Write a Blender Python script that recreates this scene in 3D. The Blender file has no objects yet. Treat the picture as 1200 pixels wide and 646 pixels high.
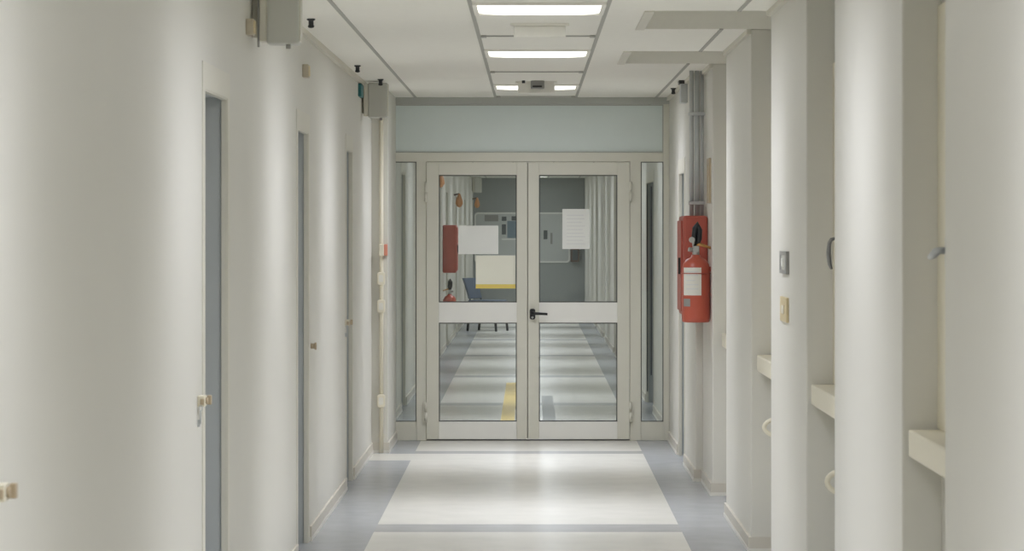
import bpy, bmesh, math, random
from mathutils import Matrix, Vector
random.seed(7)
C = bpy.context.scene.collection
PI = math.pi

# ------------------------------------------------------------------ materials
def lin(c):
    c /= 255.0
    return c / 12.92 if c <= .04045 else ((c + .055) / 1.055) ** 2.4
def rgb(r, g, b): return (lin(r), lin(g), lin(b), 1)

def mat(name, col, rough=.5, metal=0, spec=.5, var=0.0, scale=8, bump=0.0, bscale=200):
    m = bpy.data.materials.new(name); m.use_nodes = True
    nt = m.node_tree; b = nt.nodes['Principled BSDF']
    b.inputs['Roughness'].default_value = rough
    b.inputs['Metallic'].default_value = metal
    b.inputs['Specular IOR Level'].default_value = spec
    tc = nt.nodes.new('ShaderNodeTexCoord')
    n = nt.nodes.new('ShaderNodeTexNoise'); n.inputs['Scale'].default_value = scale
    n.inputs['Detail'].default_value = 5
    nt.links.new(tc.outputs['Object'], n.inputs['Vector'])
    r = nt.nodes.new('ShaderNodeValToRGB')
    r.color_ramp.elements[0].position = .3; r.color_ramp.elements[1].position = .7
    r.color_ramp.elements[0].color = tuple(max(0, c * (1 - var)) for c in col[:3]) + (1,)
    r.color_ramp.elements[1].color = tuple(min(1, c * (1 + var)) for c in col[:3]) + (1,)
    nt.links.new(n.outputs['Fac'], r.inputs['Fac'])
    nt.links.new(r.outputs['Color'], b.inputs['Base Color'])
    if bump:
        n2 = nt.nodes.new('ShaderNodeTexNoise'); n2.inputs['Scale'].default_value = bscale
        nt.links.new(tc.outputs['Object'], n2.inputs['Vector'])
        bp = nt.nodes.new('ShaderNodeBump'); bp.inputs['Strength'].default_value = bump
        bp.inputs['Distance'].default_value = .002
        nt.links.new(n2.outputs['Fac'], bp.inputs['Height'])
        nt.links.new(bp.outputs['Normal'], b.inputs['Normal'])
    return m

def mat_emit(name, col, s):
    m = bpy.data.materials.new(name); m.use_nodes = True
    b = m.node_tree.nodes['Principled BSDF']
    b.inputs['Base Color'].default_value = col
    b.inputs['Emission Color'].default_value = col
    b.inputs['Emission Strength'].default_value = s
    return m

def mat_glass(name):
    m = bpy.data.materials.new(name); m.use_nodes = True
    nt = m.node_tree; nt.nodes.clear()
    o = nt.nodes.new('ShaderNodeOutputMaterial')
    t = nt.nodes.new('ShaderNodeBsdfTransparent'); t.inputs['Color'].default_value = (.9, .93, .92, 1)
    g = nt.nodes.new('ShaderNodeBsdfGlossy'); g.inputs['Roughness'].default_value = .02
    f = nt.nodes.new('ShaderNodeFresnel'); f.inputs['IOR'].default_value = 1.45
    mx = nt.nodes.new('ShaderNodeMixShader')
    nt.links.new(f.outputs[0], mx.inputs[0]); nt.links.new(t.outputs[0], mx.inputs[1])
    nt.links.new(g.outputs[0], mx.inputs[2]); nt.links.new(mx.outputs[0], o.inputs[0])
    return m

WALL = mat('wall_paint', (.675, .664, .608, 1), .55, spec=.3, var=.012, scale=1.5, bump=.15, bscale=120)
CEIL = mat('ceiling_tile', (.88, .868, .805, 1), .75, spec=.2, var=.012, scale=30)
RAILM = mat('ceiling_rail_paint', rgb(165, 164, 156), .5, var=.01)
BEIGE = mat('linoleum_beige', rgb(214, 212, 204), .27, var=.04, scale=5)
BLUE = mat('linoleum_blue', rgb(166, 169, 171), .27, var=.05, scale=6)
BAND = mat('linoleum_band', rgb(168, 169, 168), .27, var=.05, scale=6)
BASE = mat('baseboard_vinyl', rgb(206, 201, 189), .45, var=.02)
SHOE = mat('baseboard_shoe_white', rgb(225, 223, 214), .4, var=.01)
FRAME = mat('frame_painted_metal', rgb(216, 214, 201), .4, var=.01)
RAIL = mat('door_rail_white', rgb(236, 235, 229), .35, var=.01)
HEADM = mat('frame_head_grey', rgb(182, 184, 178), .5, var=.01)
SEAL = mat('rubber_seal', rgb(85, 86, 82), .6, var=.03)
TRANS = mat('transom_panel_blue_grey', rgb(219, 228, 225), .5, spec=.25, var=.008)
CASE = mat('door_casing_paint', rgb(214, 211, 198), .45, var=.01)
JAMB = mat('door_jamb_grey', rgb(184, 188, 188), .45, var=.01)
LEAF = mat('door_leaf_grey', rgb(180, 184, 184), .45, var=.01)
DARKJ = mat('dark_door_edge', rgb(70, 73, 84), .5, var=.02)
GLASS = mat_glass('clear_glass')
RED = mat('red_enamel', rgb(188, 90, 70), .35, var=.03, scale=6)
REDBOX = mat('red_cabinet_paint', rgb(178, 88, 74), .45, var=.03, scale=6)
BLACK = mat('black_plastic', rgb(38, 40, 42), .4, var=.05)
GREYP = mat('grey_plastic', rgb(150, 150, 146), .5, var=.02)
BRASS = mat('brass', rgb(196, 150, 92), .3, metal=.8, var=.03)
STEEL = mat('galvanised_steel', rgb(190, 193, 193), .45, metal=.05, var=.06, scale=12)
CHROME = mat('satin_chrome', rgb(190, 190, 186), .3, metal=.8, var=.02)
PAPER = mat('white_paper', rgb(232, 233, 228), .8, spec=.1, var=.006)
PAPERC = mat('cream_paper', rgb(236, 235, 220), .8, spec=.1, var=.006)
PAPERL = mat('white_label', rgb(226, 224, 214), .6, var=.01)
INK = mat('printed_ink_grey', rgb(216, 217, 216), .8, var=.02)
YEL = mat('yellow_strip', rgb(232, 208, 110), .6, var=.03)
YTAPE = mat('yellow_floor_tape', rgb(226, 196, 104), .4, var=.05)
GTAPE = mat('grey_floor_tape', rgb(140, 142, 140), .4, var=.06)
CREAM = mat('cream_plastic', rgb(226, 220, 200), .4, var=.01)
TAN = mat('tan_plastic', rgb(178, 162, 136), .45, var=.03)
OCHRE = mat('beige_socket_plastic', rgb(212, 196, 156), .45, var=.02)
BOXM = mat('wall_box_metal', rgb(196, 196, 188), .45, var=.01)
JBOX = mat('junction_box_plastic', rgb(190, 180, 160), .5, var=.02)
CORAL = mat('coral_plastic', rgb(210, 138, 116), .45, var=.02)
TEAL = mat('teal_plastic', rgb(40, 110, 112), .45, var=.03)
ORANGE = mat('orange_enamel', rgb(206, 148, 100), .4, var=.05)
FARW = mat('grey_end_wall_paint', rgb(160, 165, 164), .6, spec=.3, var=.02)
BOARD = mat('notice_board_white', rgb(192, 196, 194), .6, var=.02)
DPHOTO = mat('dark_print', rgb(92, 98, 100), .6, var=.1, scale=25)
BPHOTO = mat('blue_grey_print', rgb(122, 140, 152), .6, var=.12, scale=25)
BROWN = mat('brown_wood', rgb(112, 94, 84), .5, var=.06)
NAVY = mat('navy_fabric', rgb(86, 97, 112), .8, var=.06)
LAMP = mat_emit('light_diffuser', (1, .985, .96, 1), 1.6)

# ------------------------------------------------------------------ mesh helpers
def B(bm, x0, x1, y0, y1, z0, z1, mi=0):
    xs = sorted((x0, x1)); ys = sorted((y0, y1)); zs = sorted((z0, z1))
    v = [bm.verts.new((xs[i], ys[j], zs[k])) for i in (0, 1) for j in (0, 1) for k in (0, 1)]
    for f in ((0, 1, 3, 2), (4, 6, 7, 5), (0, 4, 5, 1), (2, 3, 7, 6), (0, 2, 6, 4), (1, 5, 7, 3)):
        fc = bm.faces.new([v[i] for i in f]); fc.material_index = mi
def tube(bm, pts, r, seg=12, mi=0, caps=True):
    pts = [Vector(p) for p in pts]; rings = []
    n = len(pts)
    rs = r if isinstance(r, (list, tuple)) else [r] * n
    up = None
    for i, p in enumerate(pts):
        t = ((pts[min(i + 1, n - 1)] - p).normalized() + (p - pts[max(i - 1, 0)]).normalized())
        t.normalize()
        if up is None:
            a = Vector((0, 0, 1)) if abs(t.z) < .9 else Vector((1, 0, 0))
            u = t.cross(a).normalized()
        else:
            u = (up - t * up.dot(t)).normalized()
        up = u
        w = t.cross(u)
        rings.append([bm.verts.new(p + (u * math.cos(2 * PI * k / seg) + w * math.sin(2 * PI * k / seg)) * rs[i]) for k in range(seg)])
    for a, b in zip(rings, rings[1:]):
        for k in range(seg):
            f = bm.faces.new((a[k], a[(k + 1) % seg], b[(k + 1) % seg], b[k])); f.smooth = True; f.material_index = mi
    if caps:
        bm.faces.new(rings[0][::-1]).material_index = mi; bm.faces.new(rings[-1]).material_index = mi
def lathe(bm, prof, cx, cy, seg=32, mi=0, a0=0, a1=2 * PI):
    full = abs(a1 - a0 - 2 * PI) < 1e-6
    n = seg if full else seg + 1
    rings = [[bm.verts.new((cx + r * math.cos(a0 + (a1 - a0) * k / seg), cy + r * math.sin(a0 + (a1 - a0) * k / seg), z)) for k in range(n)] for r, z in prof]
    for a, b in zip(rings, rings[1:]):
        for k in range(seg):
            f = bm.faces.new((a[k], a[(k + 1) % n], b[(k + 1) % n], b[k])); f.smooth = True; f.material_index = mi
    return rings
def rrect(bm, axis, c, w, h, r, d0, d1, mi=0, seg=6):
    """rounded rectangle slab; axis = normal direction ('x','y','z')"""
    pts = []
    for sx, sy, a in ((1, 1, 0), (-1, 1, PI / 2), (-1, -1, PI), (1, -1, 1.5 * PI)):
        for k in range(seg + 1):
            t = a + k * PI / 2 / seg
            pts.append((c[0] + sx * (w / 2 - r) + r * math.cos(t), c[1] + sy * (h / 2 - r) + r * math.sin(t)))
    def P(p, d):
        return {'x': (d, p[0], p[1]), 'y': (p[0], d, p[1]), 'z': (p[0], p[1], d)}[axis]
    a = [bm.verts.new(P(p, d0)) for p in pts]; b = [bm.verts.new(P(p, d1)) for p in pts]
    n = len(pts)
    for k in range(n):
        bm.faces.new((a[k], a[(k + 1) % n], b[(k + 1) % n], b[k])).material_index = mi
    bm.faces.new(a[::-1]).material_index = mi; bm.faces.new(b).material_index = mi

def obj(name, bm, mats, parent=None, bevel=0, origin=None):
    bmesh.ops.recalc_face_normals(bm, faces=bm.faces)
    me = bpy.data.meshes.new(name)
    if not isinstance(mats, (list, tuple)): mats = [mats]
    if origin is not None:
        bmesh.ops.translate(bm, verts=bm.verts, vec=-Vector(origin))
    bm.to_mesh(me); bm.free()
    for m in mats: me.materials.append(m)
    o = bpy.data.objects.new(name, me); C.objects.link(o)
    if origin is not None: o.location = origin
    if parent:
        o.parent = parent
        if origin is None: o.location = -Vector(parent.get('_o', (0, 0, 0)))
        else: o.location = Vector(origin) - Vector(parent.get('_o', (0, 0, 0)))
    if bevel:
        md = o.modifiers.new('bevel', 'BEVEL'); md.width = bevel; md.segments = 2; md.limit_method = 'ANGLE'
    return o
def N(): return bmesh.new()
def tag(o, label, cat, group=None):
    o['label'] = label; o['category'] = cat
    if group: o['group'] = group
    return o
BASEPT = {}
def thing(name, loc, label, cat, group=None):
    o = bpy.data.objects.new(name, None); C.objects.link(o); o.location = loc
    o.empty_display_size = .1
    BASEPT[o] = Vector(loc)
    return tag(o, label, cat, group)
def part(name, bm, mats, parent, bevel=0, base=None, label=None):
    """bm in world coordinates; made relative to the thing's base"""
    b = base if base is not None else BASEPT[parent]
    bmesh.ops.translate(bm, verts=bm.verts, vec=-Vector(b))
    bmesh.ops.recalc_face_normals(bm, faces=bm.faces)
    me = bpy.data.meshes.new(name); bm.to_mesh(me); bm.free()
    for m in (mats if isinstance(mats, (list, tuple)) else [mats]): me.materials.append(m)
    o = bpy.data.objects.new(name, me); C.objects.link(o); o.parent = parent
    BASEPT[o] = Vector(b)
    if bevel:
        md = o.modifiers.new('bevel', 'BEVEL'); md.width = bevel; md.segments = 2; md.limit_method = 'ANGLE'
    if label: o['label'] = label
    return o
def struct(name, bm, mats, bevel=0):
    o = obj(name, bm, mats, bevel=bevel); o['kind'] = 'structure'; return o
def sroot(name, loc, label=None, cat=None):
    o = bpy.data.objects.new(name, None); C.objects.link(o); o.location = loc; o['kind'] = 'structure'
    BASEPT[o] = Vector(loc)
    if label: tag(o, label, cat)
    return o
def single(name, bm, mats, label, cat, group=None, bevel=0, origin=None):
    if origin is None:
        vs = [v.co for v in bm.verts]
        origin = (sum(v.x for v in vs) / len(vs), sum(v.y for v in vs) / len(vs), min(v.z for v in vs))
    return tag(obj(name, bm, mats, bevel=bevel, origin=origin), label, cat, group)

# ------------------------------------------------------------------ camera and layout constants
F = 3400.0; VX, VY = 622.0, 267.0; EYE = 1.6
XL, XR, XE = -1.13, 1.085, 1.04        # left wall, pillar fronts, narrow stretch before the doors
ZC = 2.58; YP = 21.8; YF = 57.0; Y0 = -3.0
def px(X, d): return VX + F * X / d

cam = bpy.data.cameras.new('camera'); co = bpy.data.objects.new('camera', cam); C.objects.link(co)
co.location = (0, 0, EYE); co.rotation_euler = (PI / 2, 0, 0)
cam.sensor_width = 36; cam.sensor_fit = 'HORIZONTAL'; cam.lens = F / 1200 * 36
cam.shift_x = -(VX - 600) / 1200; cam.shift_y = -(323 - VY) / 1200
cam.clip_end = 200
cam.dof.use_dof = True; cam.dof.focus_distance = 21; cam.dof.aperture_fstop = 13
bpy.context.scene.camera = co

# ------------------------------------------------------------------ floor
bm = N()
xs = [-1.5, -.825, .795, 1.5]
bands = [(d - .2, d + .2) for d in (5.0, 10.2, 15.45)] + [(20.53, 20.78)] + [(d - .2, d + .2) for d in (26.3, 31.2, 36.3, 41.4, 46.6, 51.8)]
ys = sorted([Y0 - .3, YF + .3, 19.95] + [v for b in bands for v in b])
grid = [[bm.verts.new((x, y, 0)) for y in ys] for x in xs]
for i in range(3):
    for j in range(len(ys) - 1):
        f = bm.faces.new((grid[i][j], grid[i + 1][j], grid[i + 1][j + 1], grid[i][j + 1]))
        m = (ys[j] + ys[j + 1]) / 2
        inb = any(a < m < b for a, b in bands)
        if i == 1: f.material_index = 2 if inb else 0
        else: f.material_index = 1
        if i == 0 and 19.95 < m < 20.53: f.material_index = 0
r = bmesh.ops.extrude_face_region(bm, geom=list(bm.faces))
bmesh.ops.translate(bm, verts=[v for v in r['geom'] if isinstance(v, bmesh.types.BMVert)], vec=(0, 0, -.1))
struct('floor', bm, [BEIGE, BLUE, BAND])

# ------------------------------------------------------------------ ceiling
GAPS = [(7.6, 8.48), (10.36, 11.42), (13.1, 14.3), (16.1, 17.32)]
bm = N()
B(bm, -1.5, .56, Y0 - .3, YF + .3, ZC, ZC + .08)
y = Y0 - .3
for a, b in GAPS:
    B(bm, .56, 1.6, y, a, ZC, ZC + .08)
    B(bm, .50, 1.6, a - .05, b + .05, 3.05, 3.12)           # top of the open bay
    B(bm, .53, .56, a, b, ZC + .08, 3.05); B(bm, .53, 1.2, a - .03, a, ZC + .08, 3.05); B(bm, .53, 1.2, b, b + .03, ZC + .08, 3.05)
    y = b
B(bm, .56, 1.6, y, YF + .3, ZC, ZC + .08)
ceil = struct('ceiling', bm, CEIL)
bm = N()
for x in (-.865, -.265, .34):
    B(bm, x - .009, x + .009, Y0, YF, ZC - .004, ZC + .002)
y = Y0
for a, b in GAPS:
    B(bm, .931, .949, y, a, ZC - .004, ZC + .002); y = b
B(bm, .931, .949, y, YF, ZC - .004, ZC + .002)
for k in range(-5, 12):
    d = 18.2 + 3.4 * k
    if Y0 < d < YF: B(bm, -.245, .32, d - .02, d + .02, ZC - .005, ZC + .002)
    if Y0 < d < YF:
        for x in (-.24, .315): B(bm, x - .014, x + .014, d - .05, d + .05, ZC - .008, ZC + .002)
part('ceiling_rail', bm, RAILM, ceil, base=(0, 0, 0))
bm = N()   # rims of the open ceiling bays
for a, b in GAPS:
    B(bm, .515, .56, a, b, ZC - .006, ZC + .004)
part('bay_rim', bm, CASE, ceil, base=(0, 0, 0))

# wall angle along the ceiling
bm = N()
for y0, y1 in ((Y0, 20.6), (YP + .1, YF)):
    B(bm, XL, XL + .022, y0, y1, ZC - .03, ZC)
struct('trim_1', bm, CASE)
bm = N()
segs = [(Y0, 7.6), (8.48, 10.36), (11.42, 13.1), (14.3, 16.1), (17.32, 18.3)]
for y0, y1 in segs: B(bm, XR - .02, XR, y0, y1, ZC - .025, ZC)
B(bm, XE - .02, XE, 18.3, YP - .03, ZC - .025, ZC)
struct('trim_2', bm, CASE)

# ------------------------------------------------------------------ walls
LD = [(10.03, 10.82, 2.1), (14.04, 14.74, 2.1), (17.75, 18.36, 2.1)]
FD = [(25.3, 26.1, 2.1), (33.0, 33.8, 2.1), (38.6, 39.4, 2.1), (43.6, 44.4, 2.1), (49.4, 50.2, 2.1)]
bm = N(); y = Y0
for a, b, h in LD + FD:
    if y < YP < a:
        B(bm, XL - .3, XL, y, a, 0, ZC + .05)
    else:
        B(bm, XL - .3, XL, y, a, 0, ZC + .05)
    B(bm, XL - .3, XL, a, b, h, ZC + .05)
    B(bm, XL - .42, XL - .3, a, b, 0, h)
    y = b
B(bm, XL - .3, XL, y, YF, 0, ZC + .05)
struct('wall_left', bm, WALL)
bm = N(); B(bm, XL, -1.015, 20.6, YP + .1, 0, ZC)                     # return before the glazed screen
struct('wall_left_end', bm, WALL)

SILL = [1.012, .985, .975, .97]
RD = (19.62, 20.38, 2.0)
FRD = (25.0, 26.6, 2.03)
FG = [(36.0, 37.0), (41.2, 42.2), (46.2, 47.2)]
bm = N(); y = Y0
for (a, b), s in zip(GAPS, SILL):
    B(bm, XR, 1.6, y, a, 0, ZC)
    B(bm, 1.2, 1.6, a, b, 0, s - .09); B(bm, 1.2, 1.6, a, b, 2.25, 3.05)
    y = b
B(bm, XR, 1.6, y, 18.3, 0, ZC)
struct('wall_right', bm, WALL, bevel=.006); bm = N()
B(bm, XE, 1.6, 18.3, RD[0], 0, ZC); B(bm, XE, 1.6, RD[0], RD[1], RD[2], ZC)
B(bm, XE + .3, 1.6, RD[0], RD[1], 0, RD[2]); B(bm, XE, 1.6, RD[1], YP + .1, 0, ZC)
struct('wall_right_end', bm, WALL, bevel=.006); bm = N()
B(bm, 1.06, 1.6, YP + .1, FRD[0], 0, ZC); B(bm, 1.06, 1.6, FRD[0], FRD[1], FRD[2], ZC); B(bm, 1.36, 1.6, FRD[0], FRD[1], 0, FRD[2])
y = FRD[1]
for a, b in FG:
    B(bm, 1.06, 1.6, y, a, 0, ZC); B(bm, 1.17, 1.6, a, b, 0, ZC); y = b
B(bm, 1.06, 1.6, y, YF, 0, ZC)
struct('wall_right_beyond', bm, WALL, bevel=.006)
bm = N(); B(bm, -1.5, 1.6, Y0 - .2, Y0, 0, ZC); struct('wall_back', bm, WALL)
bm = N(); B(bm, -1.5, 1.6, YF, YF + .2, 0, ZC); struct('wall_far', bm, FARW)

# baseboards
def bb(bm, x0, x1, y0, y1, h=.075):
    B(bm, x0, x1, y0, y1, .018, h, 0); B(bm, x0 - .002, x1 + .002, y0 - .002, y1 + .002, 0, .02, 1)
bm = N(); y = Y0
for a, b, h in LD + FD:
    lo, hi = y, a - .065
    if lo < 20 < hi:
        bb(bm, XL, XL + .012, lo, 20.6)
        bb(bm, XL, XL + .012, YP + .1, hi)
    else: bb(bm, XL, XL + .012, lo, hi)
    y = b + .065
bb(bm, XL, XL + .012, y, YF)
bb(bm, XL + .012, -1.015, 20.588, 20.6); bb(bm, -1.015, -1.003, 20.588, YP - .04)
struct('baseboard_left', bm, [BASE, SHOE])
bm = N(); y = Y0
for a, b in GAPS:
    bb(bm, XR - .012, XR, y, a); bb(bm, 1.188, 1.2, a, b)
    bb(bm, XR - .012, 1.188, b - .012, b); y = b
bb(bm, XR - .012, XR, y, 18.3)
bb(bm, XE - .012, XR - .012, 18.288, 18.3)
bb(bm, XE - .012, XE, 18.3, RD[0] - .06); bb(bm, XE - .012, XE, RD[1] + .06, YP - .04)
bb(bm, 1.048, 1.06, YP + .1, FRD[0] - .06); y = FRD[1] + .06
for a, b in FG:
    bb(bm, 1.048, 1.06, y, a); bb(bm, 1.048, 1.158, b - .012, b); bb(bm, 1.158, 1.17, a, b); y = b
bb(bm, 1.048, 1.06, y, YF)
struct('baseboard_right', bm, [BASE, SHOE])

# ------------------------------------------------------------------ side doors
def side_door(n, a, b, h, X, s, jm=JAMB, lm=LEAF, depth=.13):
    """s=-1: opening goes towards -X (left wall); s=+1 right wall"""
    r = sroot('door_%d' % n, (X, (a + b) / 2, 0))
    e = -s
    bm = N()
    cw = .075
    for x0, x1 in ((X, X + e * .003),):
        B(bm, x0, x1, a - .055, a + .02, 0, h + cw); B(bm, x0, x1, b - .02, b + .055, 0, h + cw)
        B(bm, x0, x1, a + .02, b - .02, h - .02, h + cw)
    B(bm, X, X + s * .022, b - .025, b, 0, h); B(bm, X, X + s * .022, a, a + .025, 0, h); B(bm, X, X + s * .022, a + .025, b - .025, h - .025, h)
    part('door_casing', bm, CASE, r, bevel=.003)
    bm = N()
    B(bm, X + s * .022, X + s * .29, b - .015, b, 0, h); B(bm, X + s * .022, X + s * .29, a, a + .015, 0, h)
    B(bm, X + s * .022, X + s * .29, a + .015, b - .015, h - .015, h)
    part('door_jamb', bm, jm, r)
    bm = N(); B(bm, X + s * depth, X + s * (depth + .045), a + .018, b - .018, .006, h - .018)
    lf = part('door_leaf', bm, lm, r, bevel=.002)
    bm = N()
    yy = a + .075; xx = X + s * depth; z = 1.02
    rrect(bm, 'x', (yy, z), .035, .2, .012, xx, xx + e * .008)
    tube(bm, [(xx, yy, z + .03), (xx + e * .045, yy, z + .03), (xx + e * .05, yy + .02, z + .03), (xx + e * .05, yy + .11, z + .03)], .009, 10)
    part('handle', bm, CHROME, lf, label='satin metal lever handle')
nd = 2
for a, b, h in LD: side_door(nd, a, b, h, XL, -1); nd += 1
side_door(nd, *RD, XE, 1); nd += 1
for a, b, h in FD: side_door(nd, a, b, h, XL, -1); nd += 1
side_door(nd, *FRD, 1.06, 1)
bm = N(); b_ = FRD[1] - .016
B(bm, 1.063, 1.073, b_ - .02, b_, .1, 2.0); B(bm, 1.098, 1.108, b_ - .02, b_, .25, 1.98)
part('door_seal', bm, DARKJ, bpy.data.objects['door_%d' % nd]); nd += 1

# ------------------------------------------------------------------ window niches on the right
wn = 4
SX = [1.1, 1.1, 1.112, 1.14]
for gi, ((a, b), s) in enumerate(zip(GAPS, SILL)):
    r = sroot('window_%d' % wn, (1.2, (a + b) / 2, s)); wn += 1
    bm = N(); B(bm, SX[gi], 1.24, a + .002, b - .03, s - .08, s)
    part('window_sill', bm, CREAM, r, bevel=.006)
    bm = N(); x0, x1 = 1.188, 1.25
    B(bm, x0, x1, a, a + .06, s, 2.25); B(bm, x0, x1, b - .2, b, s, 2.25)
    B(bm, x0, x1, a + .06, b - .2, s, s + .09); B(bm, x0, x1, a + .06, b - .2, 2.17, 2.25)
    part('window_frame', bm, CREAM, r, bevel=.004)
    bm = N(); B(bm, 1.215, 1.222, a + .06, b - .2, s + .09, 2.17)
    part('glass_pane', bm, GLASS, r)
    bm = N(); z = s
    while z < 2.24:
        B(bm, 1.33, 1.345, a, b, z, z + .052); z += .055
    B(bm, 1.36, 1.37, a, b, s - .09, 2.25)
    part('roller_shutter', bm, BOXM, r)
    bm = N()
    yy = b - .24
    rrect(bm, 'x', (yy, 1.53), .03, .09, .012, 1.188, 1.178)
    if gi == 0: tube(bm, [(1.18, yy, 1.535), (1.16, yy, 1.535), (1.15, yy, 1.53), (1.15, yy + .05, 1.522), (1.15, yy + .12, 1.515)], [.010, .011, .013, .011, .008], 10)
    else:
        o = .03 if gi > 1 else 0
        tube(bm, [(1.18, yy, 1.56), (1.158 + o, yy, 1.555), (1.15 + o, yy, 1.54), (1.147 + o, yy, 1.5), (1.152 + o, yy, 1.46), (1.16 + o, yy, 1.44)], [.006, .007, .008, .009, .008, .005], 10)
    part('window_handle', bm, STEEL if gi == 0 else GREYP, r, label='grey lever window handle')
# pull handles under two of the sills
for d, z, bl, t in ((13.95, .64, .078, 'white C-shaped handle below the sill of the third window niche'), (11.12, .625, .064, 'white C-shaped handle below the sill of the second window niche')):
    bm = N()
    pts = [(1.2 - bl * math.sin(PI * k / 10), d, z + .042 * math.cos(PI * k / 10)) for k in range(11)]
    tube(bm, pts, .011, 10)
    single('pull_handle', bm, CREAM, t, 'handle', 'white handles under the window sills')

# ------------------------------------------------------------------ glazed screen and double door
def X(p): return (p - VX) * YP / F
def Z(p): return EYE - (p - VY) * YP / F
bm = N(); y0, y1 = YP, YP + .07
B(bm, -1.06, X(461.5), y0, y1, 0, Z(122)); B(bm, X(777.5), XE, y0, y1, 0, Z(122))
B(bm, X(488), X(499.5), y0, y1, 0, Z(189)); B(bm, X(738.2), X(751), y0, y1, 0, Z(189))
B(bm, X(461.5), X(777.5), y0, y1, Z(189.6), Z(179))
B(bm, -1.06, XE, y0 - .01, y1, Z(122), ZC, 1)
for l, rr in ((461.5, 488), (751, 777.5)):
    B(bm, X(l), X(rr), y0 + .006, y1, 0, Z(494.5))
B(bm, X(499.5), X(738.2), y0 + .02, y1 - .02, 0, .006, 2)
struct('trim_3', bm, [FRAME, HEADM, SEAL], bevel=.003)
def beads(bm, l, rr, t, bo, yy, w=.006):
    x0, x1, z1, z0 = X(l), X(rr), Z(t), Z(bo)
    B(bm, x0, x0 + w, yy, yy + .02, z0, z1); B(bm, x1 - w, x1, yy, yy + .02, z0, z1)
    B(bm, x0 + w, x1 - w, yy, yy + .02, z0, z0 + w); B(bm, x0 + w, x1 - w, yy, yy + .02, z1 - w, z1)
for n, (l, rr) in ((1, (461.5, 488)), (2, (751, 777.5))):
    r = sroot('window_%d' % n, (X((l + rr) / 2), YP, Z(494)))
    bm = N(); B(bm, X(l), X(rr), YP + .03, YP + .036, Z(494.5), Z(189.6)); part('glass_pane', bm, GLASS, r)
    bm = N(); beads(bm, l, rr, 189.6, 494.5, YP + .008); part('glazing_bead', bm, SEAL, r)
r = sroot('window_3', (X(620), YP, Z(179)))
bm = N(); B(bm, X(461.5), X(777.5), YP + .02, YP + .04, Z(179), Z(122.5)); part('transom_panel', bm, TRANS, r)
bm = N(); beads(bm, 461.5, 777.5, 122.5, 179, YP + .006, .008); part('glazing_bead', bm, HEADM, r)

r = sroot('door_1', (X(618.5), YP, 0))
for (l, rr, gl, gr, hx, act) in ((500, 617.8, 514.3, 605.6, 499, 0), (618.7, 737.6, 631.6, 723.4, 738.8, 1)):
    bm = N(); ya, yb = YP - .012, YP + .05
    zb, zt = .012, Z(190.4)
    B(bm, X(l), X(gl), ya, yb, zb, zt); B(bm, X(gr), X(rr), ya, yb, zb, zt)
    B(bm, X(gl), X(gr), ya + .001, yb, Z(205.2), zt)
    B(bm, X(gl), X(gr), ya + .003, yb, Z(378.3), Z(354.6), 1)
    B(bm, X(gl), X(gr), ya + .003, yb, zb, Z(494.2), 1)
    lf = part('door_leaf', bm, [FRAME, RAIL], r, bevel=.003)
    for t, bo in ((205.2, 354.6), (378.3, 494.2)):
        bm = N(); B(bm, X(gl), X(gr), YP + .016, YP + .022, Z(bo), Z(t)); part('glass_pane', bm, GLASS, lf)
        bm = N(); beads(bm, gl, gr, t, bo, YP - .004, .0075); part('glazing_bead', bm, SEAL, lf)
    for zc in (Z(225), Z(483)):
        bm = N(); tube(bm, [(X(hx), YP - .018, zc - .075), (X(hx), YP - .018, zc - .004)], .011, 10)
        tube(bm, [(X(hx), YP - .018, zc + .004), (X(hx), YP - .018, zc + .075)], .011, 10)
        B(bm, X(hx) - .02, X(hx) + .02, YP - .014, YP - .002, zc - .07, zc + .07)
        part('hinge', bm, FRAME, lf)
    if act:
        bm = N(); B(bm, X(615), X(621.5), YP + .05, YP + .062, zb, zt); part('meeting_strip', bm, FRAME, lf)
        bm = N()
        rrect(bm, 'y', (X(624), Z(368.2)), .042, .08, .015, YP - .012, YP - .03)
        tube(bm, [(X(624), YP - .03, Z(367)), (X(624), YP - .062, Z(367)), (X(626.5), YP - .07, Z(367.2)), (X(641.5), YP - .07, Z(368))], [.012, .012, .011, .009], 12)
        tube(bm, [(X(624), YP - .03, Z(372)), (X(624), YP - .034, Z(372))], .009, 12, 1)
        part('handle', bm, [BLACK, STEEL], lf, label='black lever handle on a black plate')

# notices taped to the door glass
def sheet(name, l, rr, t, bo, m, label, strip=None, lines=False):
    bm = N(); B(bm, X(l), X(rr), YP + .0135, YP + .0155, Z(bo), Z(t))
    if strip: B(bm, X(l), X(rr), YP + .0125, YP + .0135, Z(bo), Z(strip), 1)
    if lines:
        z = t + 7
        while z < bo - 6:
            B(bm, X(l + 5), X(rr - 5 - 6 * random.random()), YP + .0128, YP + .0134, Z(z + .7), Z(z), 2); z += 4.2
    single(name, bm, [m, YEL, INK], label, 'notice', 'paper notices on the glazed doors')
sheet('paper_notice', 537, 584, 264.5, 298, PAPER, 'blank white landscape sheet taped on the left door beside the red cabinet beyond')
sheet('paper_notice', 557.5, 604, 299.5, 338.3, PAPERC, 'cream landscape sheet with yellow bottom edge on the left door glass', strip=333.3)
sheet('paper_notice', 659, 691, 245, 292, PAPER, 'white upright sheet with faint lines taped on the right door glass', lines=True)

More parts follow.
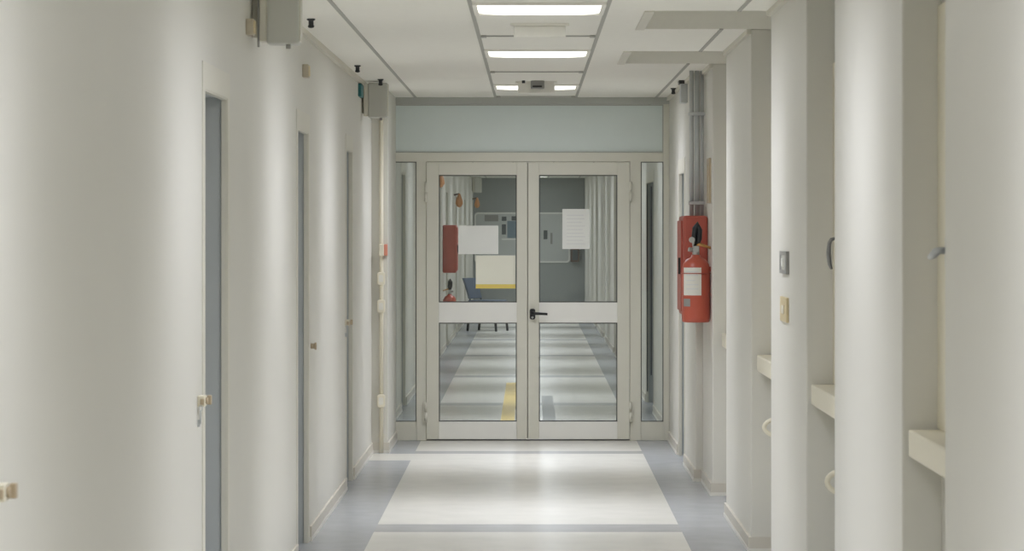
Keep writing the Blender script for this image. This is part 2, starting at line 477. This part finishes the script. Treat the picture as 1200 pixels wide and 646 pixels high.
# ------------------------------------------------------------------ ceiling lights
def ceiling_light(d, power, label, group=None):
    t = thing('ceiling_light', (.037, d, ZC), label, 'light', group)
    bm = N(); w, h = .585, .62
    x0, x1, y0, y1 = .037 - w / 2, .037 + w / 2, d - h / 2, d + h / 2
    zt, zb = ZC - .0005, ZC - .012
    B(bm, x0, x0 + .02, y0, y1, zb, zt); B(bm, x1 - .02, x1, y0, y1, zb, zt)
    B(bm, x0 + .02, x1 - .02, y0, y0 + .02, zb, zt); B(bm, x0 + .02, x1 - .02, y1 - .02, y1, zb, zt)
    part('light_frame', bm, CEIL, t)
    bm = N(); rrect(bm, 'z', (.037, d), .54, .565, .1, ZC - .001, ZC - .009)
    part('diffuser', bm, LAMP, t)
    L = bpy.data.lights.new('ceiling_lamp', 'AREA'); L.shape = 'RECTANGLE'; L.size = .52; L.size_y = .54
    L.energy = power; L.color = (.98, 1.0, 1.105)
    L.use_nodes = True; nt = L.node_tree                      # photometric web of a louvred fitting: wide across the corridor, narrow along it
    em = nt.nodes['Emission']; ies = nt.nodes.new('ShaderNodeTexIES'); ge = nt.nodes.new('ShaderNodeNewGeometry')
    ies.mode = 'INTERNAL'; ies.ies = IES; ies.inputs['Strength'].default_value = 1
    nt.links.new(ge.outputs['Incoming'], ies.inputs['Vector']); nt.links.new(ies.outputs['Fac'], em.inputs['Strength'])
    lo = bpy.data.objects.new('ceiling_lamp', L); C.objects.link(lo); lo.location = (0, 0, -.014); lo.parent = t
def make_ies():
    th = [5 * i for i in range(19)]; ph = [0, 10, 20, 30, 40, 50, 60, 70, 80, 90]
    ss = lambda a, b, x: (lambda t: t * t * (3 - 2 * t))(max(0, min(1, (x - a) / (b - a))))
    rows = []
    for p in ph:
        row = []
        for t in th:
            u = math.sin(math.radians(t)) * abs(math.cos(math.radians(p)))
            g = .12 + .88 / (1 + (u / .415) ** 4)
            al = math.degrees(math.asin(math.sin(math.radians(t)) * math.sin(math.radians(p))))
            q = 1 - .66 * ss(8, 38, al) - .19 * ss(48, 78, al)
            row.append('%.2f' % (1000 * g * q))
        rows.append(' '.join(row))
    t = bpy.data.texts.new('louvre_web')
    t.write('IESNA:LM-63-1995\nTILT=NONE\n1 1000 1 %d %d 1 2 0.5 0.5 0\n1 1 50\n' % (len(th), len(ph)) + ' '.join(map(str, th)) + '\n' + ' '.join(map(str, ph)) + '\n' + '\n'.join(rows) + '\n')
    return t
IES = make_ies()
KI = .0342
PW = 29.0 * KI
ceiling_light(12.92, PW, 'recessed ceiling light panel at the top edge of the photo, nearest lit')
ceiling_light(16.23, PW, 'recessed ceiling light panel, middle one of the three lit panels')
ceiling_light(20.1, PW, 'recessed ceiling light panel closest to the glazed doors, partly behind a small box')
for d in (-1.2, 2.3, 5.8, 9.55):
    ceiling_light(d, PW, 'recessed ceiling light panel overhead, nearer than the photographed stretch of ceiling', 'ceiling lights nearer than the photo shows')
for d in (23.7, 27.2, 30.7, 34.2, 37.7, 41.2, 44.7, 48.2, 51.7, 55.3):
    ceiling_light(d, PW * .6, 'recessed ceiling light panel in the corridor beyond the glazed doors', 'ceiling lights beyond the glazed doors')

# emergency lamp boxes and detector on the ceiling
def em_lamp(x0, x1, d, hh, label):
    t = thing('emergency_lamp', ((x0 + x1) / 2, d, ZC), label, 'lamp', 'box lamps on the ceiling')
    bm = N(); B(bm, x0, x1, d, d + .11, ZC - hh, ZC - .012); part('housing', bm, CEIL, t, bevel=.006)
    bm = N(); B(bm, x0 - .015, x1 + .015, d - .012, d + .12, ZC - .012, ZC - .0005); part('mounting_plate', bm, CEIL, t)
em_lamp(px(0, 1) * 0 + (602 - VX) * 13.9 / F, (663 - VX) * 13.9 / F, 13.9, .066, 'cream box lamp on the ceiling just behind the nearest light panel')
em_lamp((607 - VX) * 19.4 / F, (650 - VX) * 19.4 / F, 19.4, .08, 'cream box lamp on the ceiling covering the middle of the far light panel')
t = thing('motion_sensor', ((630 - VX) * 19.3 / F, 19.33, ZC), 'small grey sensor with a dark slot in front of the far box lamp', 'sensor')
bm = N(); B(bm, (622 - VX) * 19.3 / F, (638 - VX) * 19.3 / F, 19.3, 19.38, ZC - .052, ZC); part('housing', bm, GREYP, t, bevel=.006)
bm = N(); B(bm, (624 - VX) * 19.3 / F, (635 - VX) * 19.3 / F, 19.294, 19.3, ZC - .045, ZC - .034); part('slot', bm, BLACK, t)
bm = N(); tube(bm, [((613.5 - VX) * 19.3 / F, 19.3, ZC), ((613.5 - VX) * 19.3 / F, 19.3, ZC - .018)], .011, 12)
single('ceiling_stud', bm, BLACK, 'tiny black stud on the ceiling beside the grey sensor', 'stud')

# ceiling hooks along the wall
for (x, d, t) in ((-1.03, 13.6, 'black ceiling hook just right of the nearest hanging wall box'),
                  (-1.045, 17.5, 'black ceiling hook above the left wall between the two hanging wall boxes'),
                  (-.99, 19.12, 'black ceiling hook directly above the hanging wall box by the doors'),
                  (1.0, 20.35, 'black ceiling hook at the right wall near the glazed doors')):
    bm = N()
    lathe(bm, [(.001, 0), (.02, 0), (.02, -.006), (.012, -.01), (.012, -.03), (.016, -.034), (.012, -.042), (.001, -.044)], 0, 0, 14)
    bmesh.ops.translate(bm, verts=bm.verts, vec=(x, d, ZC))
    single('ceiling_hook', bm, BLACK, t, 'hook', 'black hooks on the ceiling', origin=(x, d, ZC))

# ------------------------------------------------------------------ left wall fittings
def wall_box(d, x0, x1, z0, label, nub=True, dep=.13):
    t = thing('speaker_box', (XL, d, z0), label, 'box', 'grey boxes hung high on the left wall')
    bm = N(); B(bm, x0, x1, d, d + dep, z0, ZC - .012); part('housing', bm, BOXM, t, bevel=.008)
    bm = N(); B(bm, x0 - .03, x0, d + .01, d + dep - .01, z0 + .01, ZC - .02); B(bm, XL, x0 - .03, d + .07, d + dep - .02, z0 + .03, ZC - .03)
    part('wall_bracket', bm, CASE, t, bevel=.003)
    bm = N(); B(bm, x1, x1 + .006, d + .01, d + dep - .02, z0 + .012, ZC - .02); part('edge_strip', bm, CASE, t)
    if nub:
        bm = N(); xx = (x0 + x1) / 2 + .02
        tube(bm, [(xx, d + .03, z0), (xx, d + .03, z0 - .018)], .01, 10); part('cable_gland', bm, GREYP, t)
wall_box(11.7, -1.065, -.935, 2.342, 'large pale grey box on the left wall cut by the top of the photo')
wall_box(19.35, -1.085, -.958, 2.335, 'pale grey box high on the left wall, in the corner by the glazed doors')
wall_box(55.6, -1.08, -.95, 2.27, 'pale grey box on the left wall at the far end beyond the doors', nub=False)
for d, z, t in ((11.5, 2.365, 'small tan junction box left of the nearest hanging wall box'), (14.35, 2.345, 'small tan junction box above the second side door')):
    g = thing('junction_box', (XL, d, z), t, 'box', 'small tan boxes high on the left wall')
    bm = N(); B(bm, XL, XL + .03, d, d + .09, z, z + .065); part('housing', bm, JBOX, g, bevel=.004)
    bm = N(); B(bm, XL + .03, XL + .034, d + .01, d + .08, z + .008, z + .057); part('cover', bm, OCHRE, g)
bm = N(); B(bm, XL, XL + .022, 18.98, 19.22, ZC - .12, ZC - .035)
single('exit_sign', bm, TEAL, 'small teal sign edge-on at the top of the left wall beside the corner box', 'sign', bevel=.003)
# thin grey line, a straight tube, beside the nearest wall box
bm = N(); tube(bm, [(-1.1, 11.72, ZC), (-1.1, 11.72, 2.36), (-1.1, 11.72, 2.33)], .005, 8)
single('line', bm, GREYP, 'grey line running down the left side of the nearest wall box', 'line')
# latches with keys
def latch(d, label, key=True, z=1.0):
    g = thing('wall_latch', (XL, d, z), label, 'latch', 'cream latches on the left wall')
    bm = N(); B(bm, XL, XL + .026, d - .03, d + .03, z - .017, z + .02); part('latch_body', bm, CREAM, g, bevel=.003)
    bm = N(); tube(bm, [(XL + .026, d - .005, z + .002), (XL + .034, d - .005, z + .002)], .012, 12); B(bm, XL + .01, XL + .024, d - .036, d - .03, z - .01, z + .01); B(bm, XL + .03, XL + .044, d + .0, d + .025, z - .012, z + .02); part('knob', bm, TAN, g, bevel=.002)
    if key:
        bm = N()
        tube(bm, [(XL + .012 + .006 * math.sin(2 * PI * k / 12), d - .03, z - .022 + .009 * math.cos(2 * PI * k / 12)) for k in range(13)], .002, 6, caps=False)
        B(bm, XL + .008, XL + .014, d - .034, d - .028, z - .075, z - .03); B(bm, XL + .001, XL + .01, d - .034, d - .028, z - .085, z - .06)
        part('key', bm, STEEL, g, label='small grey key hanging below')
latch(6.12, 'cream latch with brown knob at the left edge of the photo', key=False, z=1.04)
latch(9.86, 'cream latch with hanging key beside the nearest side door on the left', z=1.01)
latch(17.68, 'cream latch beside the third side door on the left', z=1.02)
bm = N(); tube(bm, [(XL, 14.9, .992), (XL + .02, 14.9, .992)], .014, 12); tube(bm, [(XL + .02, 14.9, .992), (XL + .03, 14.9, .992)], .019, 12)
single('wall_peg', bm, TAN, 'small tan wall peg just past the second side door', 'peg')

# conduit in the left corner with its boxes
YC = 20.6
t = thing('wall_conduit', (-1.06, YC - .016, 0), 'cream vertical conduit in the left corner below the hanging wall box', 'conduit')
bm = N(); tube(bm, [(-1.06, YC - .016, 0), (-1.06, YC - .016, ZC - .001)], .015, 12); part('pipe', bm, CREAM, t)
for z in (.12, .75, 1.7, 2.2):
    bm = N(); B(bm, -1.084, -1.036, YC - .01, YC, z - .012, z + .012); part('clip', bm, CASE, t)
for z, w in ((1.24, 'topmost of three cream socket boxes on the left corner conduit'), (1.043, 'middle of three cream socket boxes on the left corner conduit'), (.372, 'lowest of three cream socket boxes on the left corner conduit, near the floor')):
    g = thing('socket_box', (-1.06, YC, z), w, 'socket', 'cream boxes on the corner conduit')
    bm = N(); rrect(bm, 'y', (-1.06, z), .056, .092, .016, YC - .034, YC - .064); part('housing', bm, CREAM, g, bevel=.004)
    bm = N(); rrect(bm, 'y', (-1.06, z), .03, .05, .008, YC - .064, YC - .067); part('cover', bm, PAPERL, g)
g = thing('alarm_call_point', (-1.045, YC, 1.40), 'small cream and red alarm button above the corner socket boxes', 'alarm')
bm = N(); B(bm, -1.075, -1.04, YC - .07, YC - .034, 1.4, 1.485); part('housing', bm, CREAM, g, bevel=.004)
bm = N(); B(bm, -1.04, -1.016, YC - .064, YC, 1.402, 1.483); part('button', bm, CORAL, g, bevel=.004, label='coral red side button')

# ------------------------------------------------------------------ fire cabinet, extinguisher, pipes on the right
def fire_cabinet(x0, x1, d0, d1, z0, z1, label, m=REDBOX):
    t = thing('fire_hose_cabinet', ((x0 + x1) / 2, (d0 + d1) / 2, z0), label, 'cabinet', 'red fire hose cabinets')
    bm = N(); B(bm, x0, x1, d0, d1, z0, z1); part('housing', bm, m, t, bevel=.018)
    s = -1 if x0 > 0 else 1; xf = x0 if s < 0 else x1
    bm = N(); B(bm, xf, xf + s * .012, d0 + .03, d1 - .03, z0 + .03, z1 - .03); dr = part('cabinet_door', bm, m, t, bevel=.004)
    bm = N(); B(bm, xf + s * .012, xf + s * .026, d0 + .06, d0 + .08, (z0 + z1) / 2 - .05, (z0 + z1) / 2 + .05); part('pull', bm, BLACK, dr)
fire_cabinet(.932, XR, 17.76, 18.27, 1.057, 1.674, 'red fire cabinet on the right wall behind the extinguisher')

def extinguisher(cx, cy, zb, zt, r, label, wall, s, gauge=True):
    """s = direction from cylinder towards its wall"""
    t = thing('fire_extinguisher', (cx, cy, zb), label, 'fire extinguisher', 'red fire extinguishers')
    bm = N()
    h = zt - zb
    lathe(bm, [(.0005, zb + .012), (r * .8, zb + .01), (r * .9, zb), (r * .98, zb + .006), (r, zb + .03), (r, zt - .075), (r * .93, zt - .045), (r * .7, zt - .018), (r * .36, zt - .004), (r * .3, zt + .012), (.0005, zt + .013)], cx, cy, 36)
    part('cylinder', bm, RED, t)
    bm = N()
    tube(bm, [(cx, cy, zt + .008), (cx, cy, zt + .06)], .021, 14, 0)
    B(bm, cx - .018, cx + .018, cy - .024, cy + .024, zt + .03, zt + .065, 0)
    tube(bm, [(cx - s * .02, cy, zt + .04), (cx - s * .045, cy - .005, zt + .045)], .014, 12, 0)
    part('valve', bm, CHROME, t, bevel=.002)
    bm = N()
    tube(bm, [(cx - .005, cy, zt + .062), (cx + .02 * s, cy - .01, zt + .075), (cx + .1 * s, cy - .02, zt + .05)], [.011, .011, .008], 10)
    part('lever', bm, BRASS, t, label='brass lever')
    bm = N()
    tube(bm, [(cx - .006, cy - .005, zt + .06), (cx - .012, cy - .012, zt + .11), (cx - .004, cy - .016, zt + .17), (cx + .008, cy - .016, zt + .195), (cx + .02, cy - .014, zt + .16), (cx + .02, cy - .012, zt + .11), (cx + .01, cy, zt + .07)], [.012, .016, .019, .019, .019, .016, .012], 12)
    part('hose', bm, BLACK, t)
    if gauge:
        bm = N(); tube(bm, [(cx - .026, cy - .028, zt + .102), (cx - .026, cy - .045, zt + .102)], .018, 16); tube(bm, [(cx - .02, cy - .03, zt + .1), (cx - .012, cy, zt + .06)], .008, 8)
        part('gauge', bm, CHROME, t)
        a = lambda p: -PI / 2 + math.asin(max(-.98, min(.98, p)))
        bm = N(); lathe(bm, [(r + .0012, EYE - (346 - VY) * cy / F), (r + .0012, EYE - (313.5 - VY) * cy / F)], cx, cy, 14, 0, a(-.88), a(.33))
        lb = part('label_sticker', bm, PAPERL, t, label='white paper label')
        bm = N()
        for p0 in (318, 322, 328, 333, 338):
            lathe(bm, [(r + .002, EYE - (p0 + 1 - VY) * cy / F), (r + .002, EYE - (p0 - VY) * cy / F)], cx, cy, 10, 0, a(-.7), a(.12 if p0 != 328 else -.1))
        part('label_text', bm, INK, lb)
        bm = N(); lathe(bm, [(r + .0012, EYE - (359 - VY) * cy / F), (r + .0012, EYE - (350 - VY) * cy / F)], cx, cy, 8, 0, a(-.88), a(-.45))
        part('seal_sticker', bm, GREYP, t)
    bm = N()
    B(bm, cx + s * r * .5, wall, cy - .02, cy + .02, zt - .09, zt - .06)
    tube(bm, [(cx + (r + .003) * math.cos(2 * PI * k / 24), cy + (r + .003) * math.sin(2 * PI * k / 24), zt - .1) for k in range(25)], .003, 6, caps=False)
    part('bracket', bm, REDBOX, t)
extinguisher(.996, 17.5, 1.03, 1.425, .085, 'red extinguisher with white label hung on the right wall pillar', XR, 1)

t = thing('steel_pipes', (1.03, 18.1, 1.674), 'bundle of grey vertical pipes from the ceiling down to the red cabinet', 'pipes')
for x, rr, zt, m in ((1.003, .014, ZC, STEEL), (1.037, .016, ZC, STEEL), (1.068, .011, ZC, STEEL)):
    bm = N(); tube(bm, [(x, 18.1, 1.674), (x, 18.1, zt)], rr, 14); part('pipe', bm, m, t)
bm = N(); B(bm, .985, XR, 18.118, 18.13, 1.745, 1.765); B(bm, .985, XR, 18.07, 18.084, 1.745, 1.765); part('pipe_clamp', bm, STEEL, t)
bm = N(); B(bm, .985, XR, 18.118, 18.13, 2.3, 2.32); B(bm, .985, XR, 18.07, 18.084, 2.3, 2.32); part('pipe_clamp', bm, STEEL, t)
t = thing('cable_box', (1.02, 19.3, 2.43), 'grey box at the top of the right wall behind the vertical pipes', 'box')
bm = N(); B(bm, .995, XE, 19.25, 19.4, 2.43, ZC - .004); part('housing', bm, STEEL, t, bevel=.004)
bm = N(); B(bm, .985, XE, 19.245, 19.41, ZC - .004 - .02, ZC - .001); part('top_plate', bm, BLACK, t)
t = thing('framed_sign', (XR, 17.6, 1.75), 'narrow brown framed sign edge-on above the red cabinet', 'sign')
bm = N(); B(bm, XR - .014, XR, 17.45, 17.5, 1.75, 2.02); B(bm, XR - .014, XR, 17.62, 17.67, 1.75, 2.02); B(bm, XR - .014, XR, 17.5, 17.62, 1.98, 2.02); B(bm, XR - .014, XR, 17.5, 17.62, 1.75, 1.79)
part('frame', bm, TAN, t)
bm = N(); B(bm, XR - .008, XR, 17.5, 17.62, 1.79, 1.98); part('sign_panel', bm, PAPERC, t)

# switch and socket plate on the third pillar
t = thing('light_switch', (XR, 12.33, 1.405), 'metal framed white switch on the pillar above a beige plate', 'switch')
bm = N(); y0, y1, z0, z1 = 12.18, 12.5, 1.405, 1.5
B(bm, XR - .014, XR, y0, y0 + .06, z0, z1); B(bm, XR - .014, XR, y1 - .06, y1, z0, z1); B(bm, XR - .014, XR, y0 + .06, y1 - .06, z0, z0 + .016); B(bm, XR - .014, XR, y0 + .06, y1 - .06, z1 - .016, z1)
part('cover_plate', bm, GREYP, t)
bm = N(); B(bm, XR - .011, XR, y0 + .06, y1 - .06, z0 + .016, z1 - .016); part('backing', bm, BOXM, t)
bm = N(); B(bm, XR - .018, XR - .011, 12.31, 12.37, z0 + .03, z1 - .03); part('rocker', bm, PAPER, t)
t = thing('socket_plate', (XR, 12.33, 1.2), 'beige plastic plate on the pillar below the metal framed switch', 'socket')
bm = N(); B(bm, XR - .012, XR, 12.19, 12.5, 1.2, 1.305); part('cover_plate', bm, OCHRE, t, bevel=.003)
bm = N(); B(bm, XR - .016, XR - .012, 12.28, 12.4, 1.235, 1.27); part('socket', bm, CREAM, t)

# ------------------------------------------------------------------ beyond the doors
fire_cabinet(XL, -.955, 37.2, 37.7, 1.02, 1.635, 'dull red fire cabinet on the left wall beyond the glazed doors')
extinguisher(-1.045, 37.4, .38, .735, .082, 'red extinguisher under the fire cabinet beyond the left glazed door', XL, -1, gauge=False)
for x, d, z, t in ((-1.07, 34.2, 2.17, 'orange wall fitting highest behind the left corner of the left door glass'), (-1.05, 42.6, 2.0, 'orange wall fitting above the white sheet seen through the left door'), (-1.04, 56.2, 2.08, 'orange wall fitting beneath the far grey wall box')):
    g = thing('wall_bell', (XL, d, z), t, 'fitting', 'orange fittings on the left wall beyond the doors')
    bm = N(); lathe(bm, [(.001, z - .1), (.03, z - .09), (.055, z - .05), (.05, z), (.03, z + .06), (.015, z + .1), (.001, z + .105)], x, d, 18); part('body', bm, ORANGE, g)
    bm = N(); tube(bm, [(XL, d, z + .08), (x, d, z + .1)], .012, 8); part('arm', bm, BROWN, g)
# floor tape
bm = N(); B(bm, -.25, -.135, 22.3, 29.9, 0, .003); single('floor_tape', bm, YTAPE, 'yellow tape strip on the floor behind the left door glass', 'tape', 'floor tape strips')
bm = N(); B(bm, .102, .207, 22.3, 27.6, 0, .003); single('floor_tape', bm, GTAPE, 'grey tape strip on the floor behind the right door glass', 'tape', 'floor tape strips')
# notice board on the end wall
def XF(p): return (p - VX) * YF / F
def ZF(p): return EYE - (p - VY) * YF / F
t = thing('notice_board', (XF(612), YF, ZF(308)), 'wide pale notice board with rounded corners on the dark end wall', 'board')
bm = N(); rrect(bm, 'y', ((XF(556) + XF(668)) / 2, (ZF(249) + ZF(308)) / 2), XF(668) - XF(556), ZF(249) - ZF(308), .07, YF - .002, YF - .03); part('board_frame', bm, PAPER, t)
bm = N(); rrect(bm, 'y', ((XF(556) + XF(668)) / 2, (ZF(249) + ZF(308)) / 2), XF(668) - XF(556) - .06, ZF(249) - ZF(308) - .06, .05, YF - .03, YF - .034); part('board_panel', bm, BOARD, t)
def pin(l, rr, tt, bo, m, label, name='pinned_print'):
    bm = N(); B(bm, XF(l), XF(rr), YF - .037, YF - .0345, ZF(bo), ZF(tt)); single(name, bm, m, label, 'print', 'prints on the notice board')
pin(594.5, 605, 259, 279, BPHOTO, 'blue grey print on the notice board, largest of the dark group')
pin(588, 593.5, 254, 259, DPHOTO, 'small dark print on the notice board, upper left of the dark group')
pin(599.5, 605, 253.5, 258.5, DPHOTO, 'small dark print on the notice board, just above the blue grey print')
pin(588, 593, 263, 275, DPHOTO, 'small dark print on the notice board, left of the blue grey print')
pin(588, 605, 279.7, 281.2, PAPER, 'thin white strip on the notice board under the blue grey print')
pin(637, 641.5, 270, 280.5, DPHOTO, 'dark upright print on the notice board right of the door joint')
pin(645, 647.5, 273, 286, GREYP, 'narrow grey print on the notice board beside the dark upright print')
pin(568, 584, 252, 259.5, GREYP, 'pale grey sheet at the upper left of the notice board')
t = thing('wall_box', (XF(673.5), YF, ZF(307)), 'brown box on the end wall at the board corner below the upright sheet', 'box')
bm = N(); B(bm, XF(669), XF(678.5), YF - .12, YF, ZF(307), ZF(290)); part('housing', bm, BROWN, t, bevel=.008)
bm = N(); B(bm, XF(670.5), XF(677), YF - .126, YF - .12, ZF(305), ZF(293)); part('front_panel', bm, DPHOTO, t)
# chair far away
cx, cy = -.68, 45.0
t = thing('visitor_chair', (cx, cy, 0), 'navy chair with black legs by the left wall beyond the doors', 'chair')
bm = N(); B(bm, cx - .22, cx + .24, cy - .23, cy + .23, .43, .48); part('seat', bm, NAVY, t, bevel=.015)
bm = N()
vs = []
for z, x in ((.5, -.2), (.6, -.23), (.72, -.27), (.82, -.31)):
    vs.append([bm.verts.new((cx + x + dx, cy + yy, z)) for dx, yy in ((-.02, -.22), (.02, -.22), (.02, .22), (-.02, .22))])
for a, b in zip(vs, vs[1:]):
    for k in range(4): bm.faces.new((a[k], a[(k + 1) % 4], b[(k + 1) % 4], b[k]))
bm.faces.new(vs[0][::-1]); bm.faces.new(vs[-1])
part('backrest', bm, NAVY, t, bevel=.012)
for sx in (-1, 1):
    for sy in (-1, 1):
        bm = N(); tube(bm, [(cx + .01 + sx * .2, cy + sy * .2, .44), (cx + .01 + sx * .245, cy + sy * .21, 0)], .02, 10); part('leg', bm, BLACK, t)
t.rotation_euler.z = -.42
for sy in (-1, 1):
    bm = N(); tube(bm, [(cx - .19, cy + sy * .2, .44), (cx - .2, cy + sy * .2, .52)], .014, 8); part('back_support', bm, BLACK, t)

# ------------------------------------------------------------------ render look
sc = bpy.context.scene
w = bpy.data.worlds.new('world'); sc.world = w; w.use_nodes = True
w.node_tree.nodes['Background'].inputs[0].default_value = (.5, .5, .5, 1)
w.node_tree.nodes['Background'].inputs[1].default_value = .05
sc.view_settings.view_transform = 'Standard'; sc.view_settings.look = 'None'
sc.view_settings.gamma = 1; sc.view_settings.use_curve_mapping = False
sc.view_settings.exposure = 0.08
sc.cycles.max_bounces = 14; sc.cycles.diffuse_bounces = 8; sc.cycles.glossy_bounces = 5
sc.cycles.transparent_max_bounces = 12
sc.cycles.caustics_reflective = False
sc.cycles.use_denoising = True
